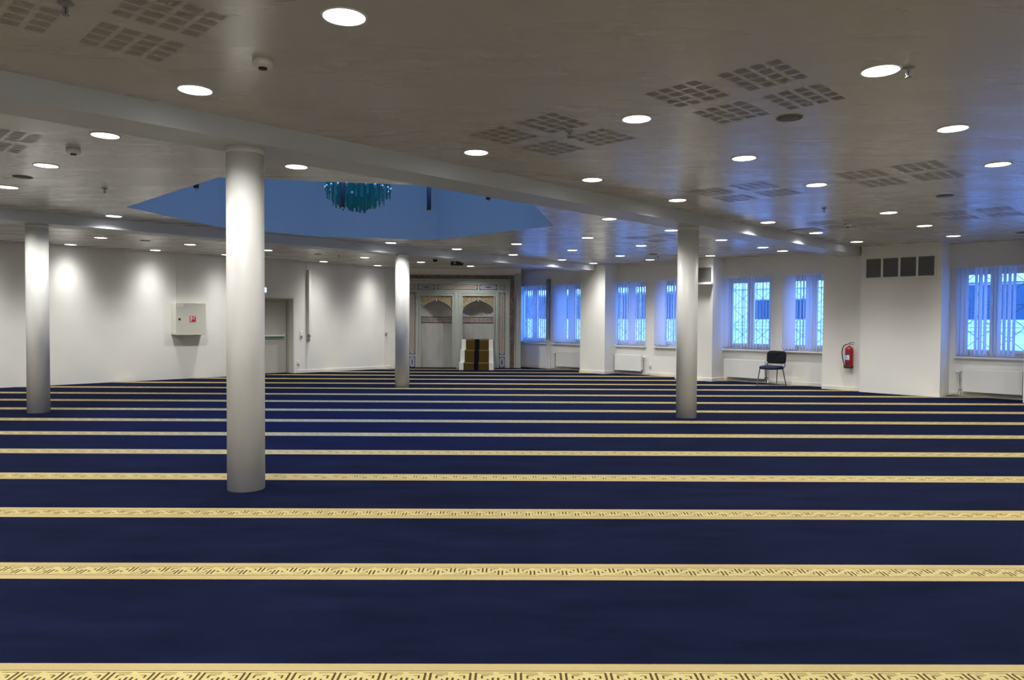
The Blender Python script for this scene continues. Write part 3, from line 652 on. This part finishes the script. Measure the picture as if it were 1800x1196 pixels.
s.build('side_block', mn, bevel=.004); s5.build('side_block', mn, bevel=.004); s2.build('steps', mn); s3.build('gold_runner', mn); s4.build('black_runner', mn)
s = MB(); s.box(-.46, .46, -.03, .0, 0, .897, 'white'); s.build('riser_back', mn)
cu = MB(); cu.box(-.2, .02, -.10, .02, .90, .915, 'carpetedge'); cu.build('folded_edge', mn, bevel=.004)
# dark cushion trim lying at the foot of the mihrab
s = MB(); s.box(-1.62, -.02, YF - .15, YF - .07, 0, .035, 'carpetblack'); s.box(1.17, 1.95, YF - .15, YF - .07, 0, .03, 'carpetblack')
tag(s.build('carpet_edge', loc=(MX, MY, 0), bevel=.01), 'dark rolled carpet edge lying along the foot of the mihrab', 'carpet edge')

# ------------------------------------------------------------------ left wall: door, cabinet, fittings
# local frame on that wall: x = b (along), y = outwards from the wall into the room
LZ = PI / 4
def on_left(b, z=0): return W(A0, b, z)
d = struct(empty('door_1', on_left(DB0), LZ)); DW = DB1 - DB0
s = MB(); s.box(0, .05, .24, .36, 0, DZ1, 'door'); s.box(DW - .05, DW, .24, .36, 0, DZ1, 'door'); s.box(.05, DW - .05, .24, .36, DZ1 - .06, DZ1, 'door'); s.build('door_frame', d)
s = MB(); s.box(-.05, 0, -.015, 0, 0, DZ1 + .05, 'trim'); s.box(DW, DW + .05, -.015, 0, 0, DZ1 + .05, 'trim'); s.box(0, DW, -.015, 0, DZ1, DZ1 + .05, 'trim'); s.build('architrave', d)
for x0, x1 in ((.055, DW / 2 - .004), (DW / 2 + .004, DW - .055)):
    s = MB(); s.box(x0, x1, .27, .32, .01, DZ1 - .065, 'door'); lf = s.build('door_leaf', d, bevel=.003)
    s = MB(); s.box(x0 + .09, x1 - .09, .20, .235, 1.015, 1.05, 'white'); s.box(x0 + .07, x0 + .12, .22, .27, .99, 1.08, 'white'); s.box(x1 - .12, x1 - .07, .22, .27, .99, 1.08, 'white'); pb = s.build('panic_bar', lf, bevel=.004)
    s = MB(); s.box(x0 + .1, x1 - .1, .198, .237, .985, 1.014, 'green'); s.build('green_strip', pb)
s = MB(); s.box(.05, DW - .05, .36, .40, 0, DZ1, 'door'); s.build('door_backing', d)
# (the local y of this frame points away from the room, so fittings on the wall use negative y)
def wall_empty(name, b, z, lab, cat, group=None): return empty(name, on_left(b, z), LZ, lab, cat, group)
r = wall_empty('hose_cabinet', 6.71, 0, 'cream metal fire hose cabinet with a red sign on the blank wall', 'fire hose cabinet')
s = MB(); s.box(0, .72, -.27, 0, 1.09, 1.86, 'offwhite'); s.build('body', r, bevel=.006)
s = MB(); s.box(.0, .72, -.30, -.275, 1.085, 1.865, 'offwhite'); dr = s.build('door', r, bevel=.006)
s = MB(); s.tube([(.085, -.30, 1.47), (.085, -.318, 1.47)], .022, 'dark', 16); s.box(.06, .11, -.303, -.30, 1.445, 1.495, 'redsign'); s.build('lock', dr)
s = MB(); s.box(.325, .475, -.304, -.30, 1.40, 1.55, 'redsign'); sg = s.build('hose_sign', dr)
s = MB()                                            # white hose reel and flame marks on the red sign
s.tube([(.385 + .022 * math.cos(t * PI / 8), -.306, 1.495 + .022 * math.sin(t * PI / 8)) for t in range(17)], .006, 'label', 5, False)
s.box(.345, .37, -.307, -.304, 1.42, 1.54, 'label'); s.tube([(.407, -.306, 1.49), (.45, -.306, 1.46)], .005, 'label', 5); s.face([(.42, -.3065, 1.51), (.455, -.3065, 1.51), (.45, -.3065, 1.535), (.435, -.3065, 1.545)], 'label'); s.build('symbol', sg)
s = MB(); s.box(.03, .19, -.302, -.30, 1.76, 1.84, 'label'); s.build('paper_note', dr)
s = MB(); s.box(.10, .125, -.02, 0, 1.86, ZC, 'white'); s.build('conduit', r)
r = wall_empty('cable_trunking', 10.36, 0, 'white vertical cable trunking on the wall past the door', 'cable trunking')
s = MB(); s.box(0, .07, -.12, 0, 1.07, 2.86, 'white'); s.build('cover', r, bevel=.004)
s = MB(); s.box(-.01, .08, -.06, 0, .98, 1.055, 'grey'); s.build('socket_box', r, bevel=.004); s = MB(); s.box(0, .075, -.05, 0, .88, .955, 'grey'); s.build('socket_box', r, bevel=.004)
def plate(name, b, z, w_, h_, lab, cat):
    r = wall_empty(name, b, z, lab, cat); s = MB(); s.box(-w_ / 2, w_ / 2, -.018, 0, -h_ / 2, h_ / 2, 'white'); s.build('plate', r, bevel=.003)
    s = MB(); s.box(-w_ / 3, w_ / 3, -.024, -.018, -h_ / 2 + .008, -h_ / 8, 'grey'); s.build('rocker', r); return r
plate('light_switch', 10.18, 1.06, .085, .19, 'white light switch plate beside the door at hand height', 'light switch')
plate('wall_outlet', 10.09, .27, .08, .12, 'white power outlet low on the wall beside the door', 'power outlet')
r = wall_empty('exit_sign', 8.83, 2.26, 'glowing bluish exit light above the door, half hidden behind the column', 'exit sign')
s = MB(); s.box(0, .32, -.05, 0, -.08, .08, 'white'); s.build('housing', r); s = MB(); s.box(.02, .315, -.054, -.05, -.065, .065, 'exit'); s.build('lit_face', r)
r = wall_empty('pull_cord', 13.0, 0, 'thin hanging pull cord with grey handle in the corner by the mihrab', 'pull cord')
s = MB(); s.tube([(0, -.04, ZC), (0, -.04, 1.12)], .005, 'offwhite', 6); s.build('cord', r); s = MB(); s.lathe([(.008, 1.12), (.03, 1.10), (.032, 1.05), (.01, 1.03)], 'grey', (0, -.04), 12); s.build('handle', r)

# ------------------------------------------------------------------ window wall: radiators, pipes, duct casing, extinguisher
RAD = [(-14.83, -13.78, 'by the wide pier past the mihrab', 0), (-12.60, -11.70, 'past the first wide pier, under the third window', 1), (-9.16, -8.12, 'beside the black chair', 1), (-3.95, -2.95, 'past the louvred duct casing', 0)]
for a0, a1, lab, side in RAD:
    r = empty('radiator', W(a0, B1), RZ, 'white panel radiator ' + lab, 'radiator', 'white panel radiators'); wd = a1 - a0
    s = MB(); s.box(0, wd, -.13, -.115, .10, .55, 'white'); s.build('front_panel', r, bevel=.006)
    s = MB(); s.box(0, wd, -.05, -.035, .10, .55, 'white'); s.build('rear_panel', r, bevel=.006)
    s = MB()
    for k in range(int(wd / .05)): s.box(.02 + k * .05, .024 + k * .05, -.115, -.05, .13, .52, 'white')
    s.build('fins', r)
    s = MB(); s.box(0.002, wd - .002, -.125, -.04, .535, .556, 'white'); s.box(0, .006, -.125, -.04, .12, .54, 'white'); s.box(wd - .006, wd, -.125, -.04, .12, .54, 'white'); s.build('top_grille', r)
    s = MB(); s.box(.12, .15, -.035, 0, .15, .5, 'grey'); s.box(wd - .15, wd - .12, -.035, 0, .15, .5, 'grey'); s.build('wall_brackets', r)
    x = wd if side else 0; q = 1 if side else -1
    s = MB(); s.tube([(x, -.08, .49), (x + q * .06, -.08, .49)], .012, 'chrome', 8); s.tube([(x + q * .05, -.08, .49), (x + q * .13, -.08, .49)], .024, 'white', 14); s.build('thermostat_valve', r)
    s = MB(); s.tube([(x, -.08, .14), (x + q * .07, -.08, .14)], .014, 'chrome', 8); s.tube([(x + q * .06, -.08, .49), (x + q * .06, -.08, .02)], .008, 'steel', 8); s.tube([(x + q * .07, -.08, .14), (x + q * .07, -.08, 0.02)], .008, 'steel', 8)
    s.tube([(x + q * .06, -.08, .04), (x + q * .22, -.03, .04)], .010, 'offwhite', 8); s.build('feed_pipes', r)
r = empty('riser_pipe', W(-15.22, B1 - .06), RZ, 'grey vertical pipe casing between the two windows beside the mihrab', 'pipe')
s = MB(); s.box(-.045, .045, -.06, .06, .93, 2.78, 'grey'); s.build('casing', r, bevel=.006); s = MB(); s.tube([(-.03, 0, 0), (-.03, 0, .93)], .016, 'white', 10); s.tube([(.05, 0, 0), (.05, 0, .93)], .016, 'white', 10); s.build('lower_pipes', r)
r = empty('wall_outlet', W(-11.47, B1, .25), RZ, 'white power outlet under the window sill past the radiator', 'power outlet'); s = MB(); s.box(-.04, .04, -.02, 0, -.06, .06, 'white'); s.build('plate', r, bevel=.003); s = MB(); s.box(-.02, .02, -.024, -.02, -.045, -.005, 'grey'); s.build('rocker', r)
r = empty('duct_casing', W(-5.75, 16.21), RZ, 'tall white boxed duct casing with a louvred grille beside the fire extinguisher', 'duct casing')
s = MB(); s.box(0, 1.53, 0, .64, 0, ZC, 'wall'); s.build('casing', r)
s = MB(); s.box(.07, 1.44, -.025, 0, 2.38, 2.42, 'white'); s.box(.07, 1.44, -.025, 0, 2.81, 2.845, 'white')
for k in range(5): x = .07 + k * .3325; s.box(x, x + .04, -.024, 0, 2.42, 2.81, 'white')
gf = s.build('grille_frame', r)
for k in range(4):
    x = .11 + k * .3325; s = MB(); s.box(x, x + .2925, -.004, 0, 2.42, 2.81, 'louvre')
    for j in range(13): z = 2.425 + j * .0295; s.face([(x, -.018, z), (x + .2925, -.018, z), (x + .2925, -.004, z + .02), (x, -.004, z + .02)], 'louvre')
    s.build('louvre_panel', r)
r = empty('wall_vent', W(-10.1, 16.27), RZ, 'dark louvred wall vent with a white ledge, high on the pier behind the column', 'air vent')
s = MB(); s.box(0, .80, -.02, 0, 2.45, 2.83, 'louvre')
for j in range(10): s.box(0, .80, -.03, -.018, 2.46 + j * .037, 2.474 + j * .037, 'louvre')
s.build('louvres', r); s = MB(); s.box(-.02, .82, -.03, 0, 2.83, 2.85, 'white'); s.box(.80, .82, -.03, 0, 2.45, 2.83, 'white'); s.box(-.02, .84, -.13, 0, 2.40, 2.45, 'white'); s.build('ledge', r, bevel=.005)
# fire extinguisher
r = empty('fire_extinguisher', W(-5.98, 16.36 - .11), RZ, 'red fire extinguisher with black hose hung on the pier', 'fire extinguisher')
zb = .49
s = MB(); s.lathe([(.075, zb + .03), (.082, zb + .05), (.083, zb + .40), (.076, zb + .435), (.05, zb + .465), (.022, zb + .475)], 'red', n=32); s.build('cylinder', r)
s = MB(); s.lathe([(.078, zb), (.086, zb + .004), (.086, zb + .045), (.082, zb + .05)], 'rubber', n=32); s.build('base_ring', r)
s = MB(); s.lathe([(.022, zb + .47), (.020, zb + .50), (.012, zb + .52)], 'steel', n=16); s.build('neck', r)
s = MB(); s.tube([(-.02, 0, zb + .515), (.03, -.02, zb + .525), (.10, -.03, zb + .505)], .007, 'rubber', 8); s.tube([(-.02, 0, zb + .53), (.03, -.02, zb + .555), (.11, -.03, zb + .55)], .007, 'rubber', 8); s.build('handle', r)
s = MB(); s.tube([(-.01, 0, zb + .505), (-.05, -.01, zb + .515), (-.10, -.02, zb + .49), (-.135, -.02, zb + .42), (-.145, -.02, zb + .33), (-.13, -.02, zb + .22), (-.105, -.02, zb + .12), (-.09, -.02, zb + .05)], .010, 'rubber', 10); s.build('hose', r)
s = MB(); s.tube([(-.093, -.02, zb + .06), (-.087, -.02, zb + .0)], [.012, .016], 'rubber', 10); s.build('nozzle', r)
def wrap(z0, z1, m, rad=.0845, a0=-2.75, a1=-1.15):
    q = MB(); q.grid([[(rad * math.cos(a0 + (a1 - a0) * k / 12), rad * math.sin(a0 + (a1 - a0) * k / 12), z) for k in range(13)] for z in (z0, z1)], m, True); return q
lb = wrap(zb + .15, zb + .31, 'label').build('label', r); wrap(zb + .145, zb + .185, 'labelblue', .085).build('blue_band', lb); wrap(zb + .285, zb + .315, 'labelblue', .085).build('blue_band', lb)
s = wrap(zb + .215, zb + .223, 'ink', .0852, -2.45, -1.5)
for z in (.232, .25, .262):
    q = wrap(zb + z, zb + z + .004, 'ink', .0852, -2.5, -1.7); s.grid([[Vector(v) for v in q.v[:13]], [Vector(v) for v in q.v[13:]]], 'ink', True)
s.build('printed_lines', lb)
s = MB(); s.box(-.03, .03, .085, .11, zb + .1, zb + .44, 'grey'); s.build('wall_bracket', r)

# ------------------------------------------------------------------ black chair, its back to the window wall
r = empty('stacking_chair', W(-7.70, 16.22), RZ, 'black fabric stacking chair with slim metal legs beside the radiator', 'chair')
# local: +y towards the wall (back of the chair), x along the wall
def rounded(cx, cy, w_, d_, rad, n=6):
    pts = []
    for k, (sx, sy) in enumerate(((1, 1), (-1, 1), (-1, -1), (1, -1))):
        for j in range(n + 1):
            t = PI / 2 * (k + j / n); pts.append((cx + sx * (w_ / 2 - rad) + rad * math.cos(t), cy + sy * (d_ / 2 - rad) + rad * math.sin(t)))
    return pts
s = MB(); rows_ = []
for z, g in ((.405, .96), (.415, 1.0), (.44, 1.0), (.458, .97), (.466, .86)):
    rows_.append([(x * g, (y) * g, z - .018 * (max(0, -y) / .22) ** 2) for x, y in rounded(0, -.02, .46, .43, .11)])
s.grid(rows_, 'fabricseat', True, True); s.face(rows_[-1], 'fabricseat', True); s.face(rows_[0][::-1], 'rubber'); s.build('seat', r)
s = MB(); rows_ = []
for off, g in ((-.018, .9), (-.012, 1.0), (.012, 1.0), (.020, .95)):
    rows_.append([(x * g, .235 + off + .18 * (zz * g) * .55 - .10 * (1 - (x / .23) ** 2) * -.3, .655 + zz * g) for x, zz in rounded(0, 0, .46, .30, .085)])
s.grid(rows_, 'fabric', True, True); s.face(rows_[0][::-1], 'fabric'); s.face(rows_[-1], 'rubber'); s.build('backrest', r)
for sx in (-1, 1):
    s = MB(); s.tube([(sx * .21, -.16, .40), (sx * .235, -.25, 0)], .011, 'rubber', 10); s.build('leg', r)
    s = MB(); s.tube([(sx * .21, .12, .40), (sx * .235, .25, 0)], .011, 'rubber', 10); s.build('leg', r)
    s = MB(); s.tube([(sx * .21, .12, .39), (sx * .215, .22, .46), (sx * .20, .26, .58)], .010, 'rubber', 8); s.build('back_upright', r)
s = MB(); s.tube([(-.21, -.16, .397), (.21, -.16, .397)], .010, 'rubber', 8); s.tube([(-.21, .12, .397), (.21, .12, .397)], .010, 'rubber', 8); s.tube([(-.21, -.16, .397), (-.21, .12, .397)], .010, 'rubber', 8); s.tube([(.21, -.16, .397), (.21, .12, .397)], .010, 'rubber', 8); s.build('seat_frame', r)
bpy.context.view_layer.update()
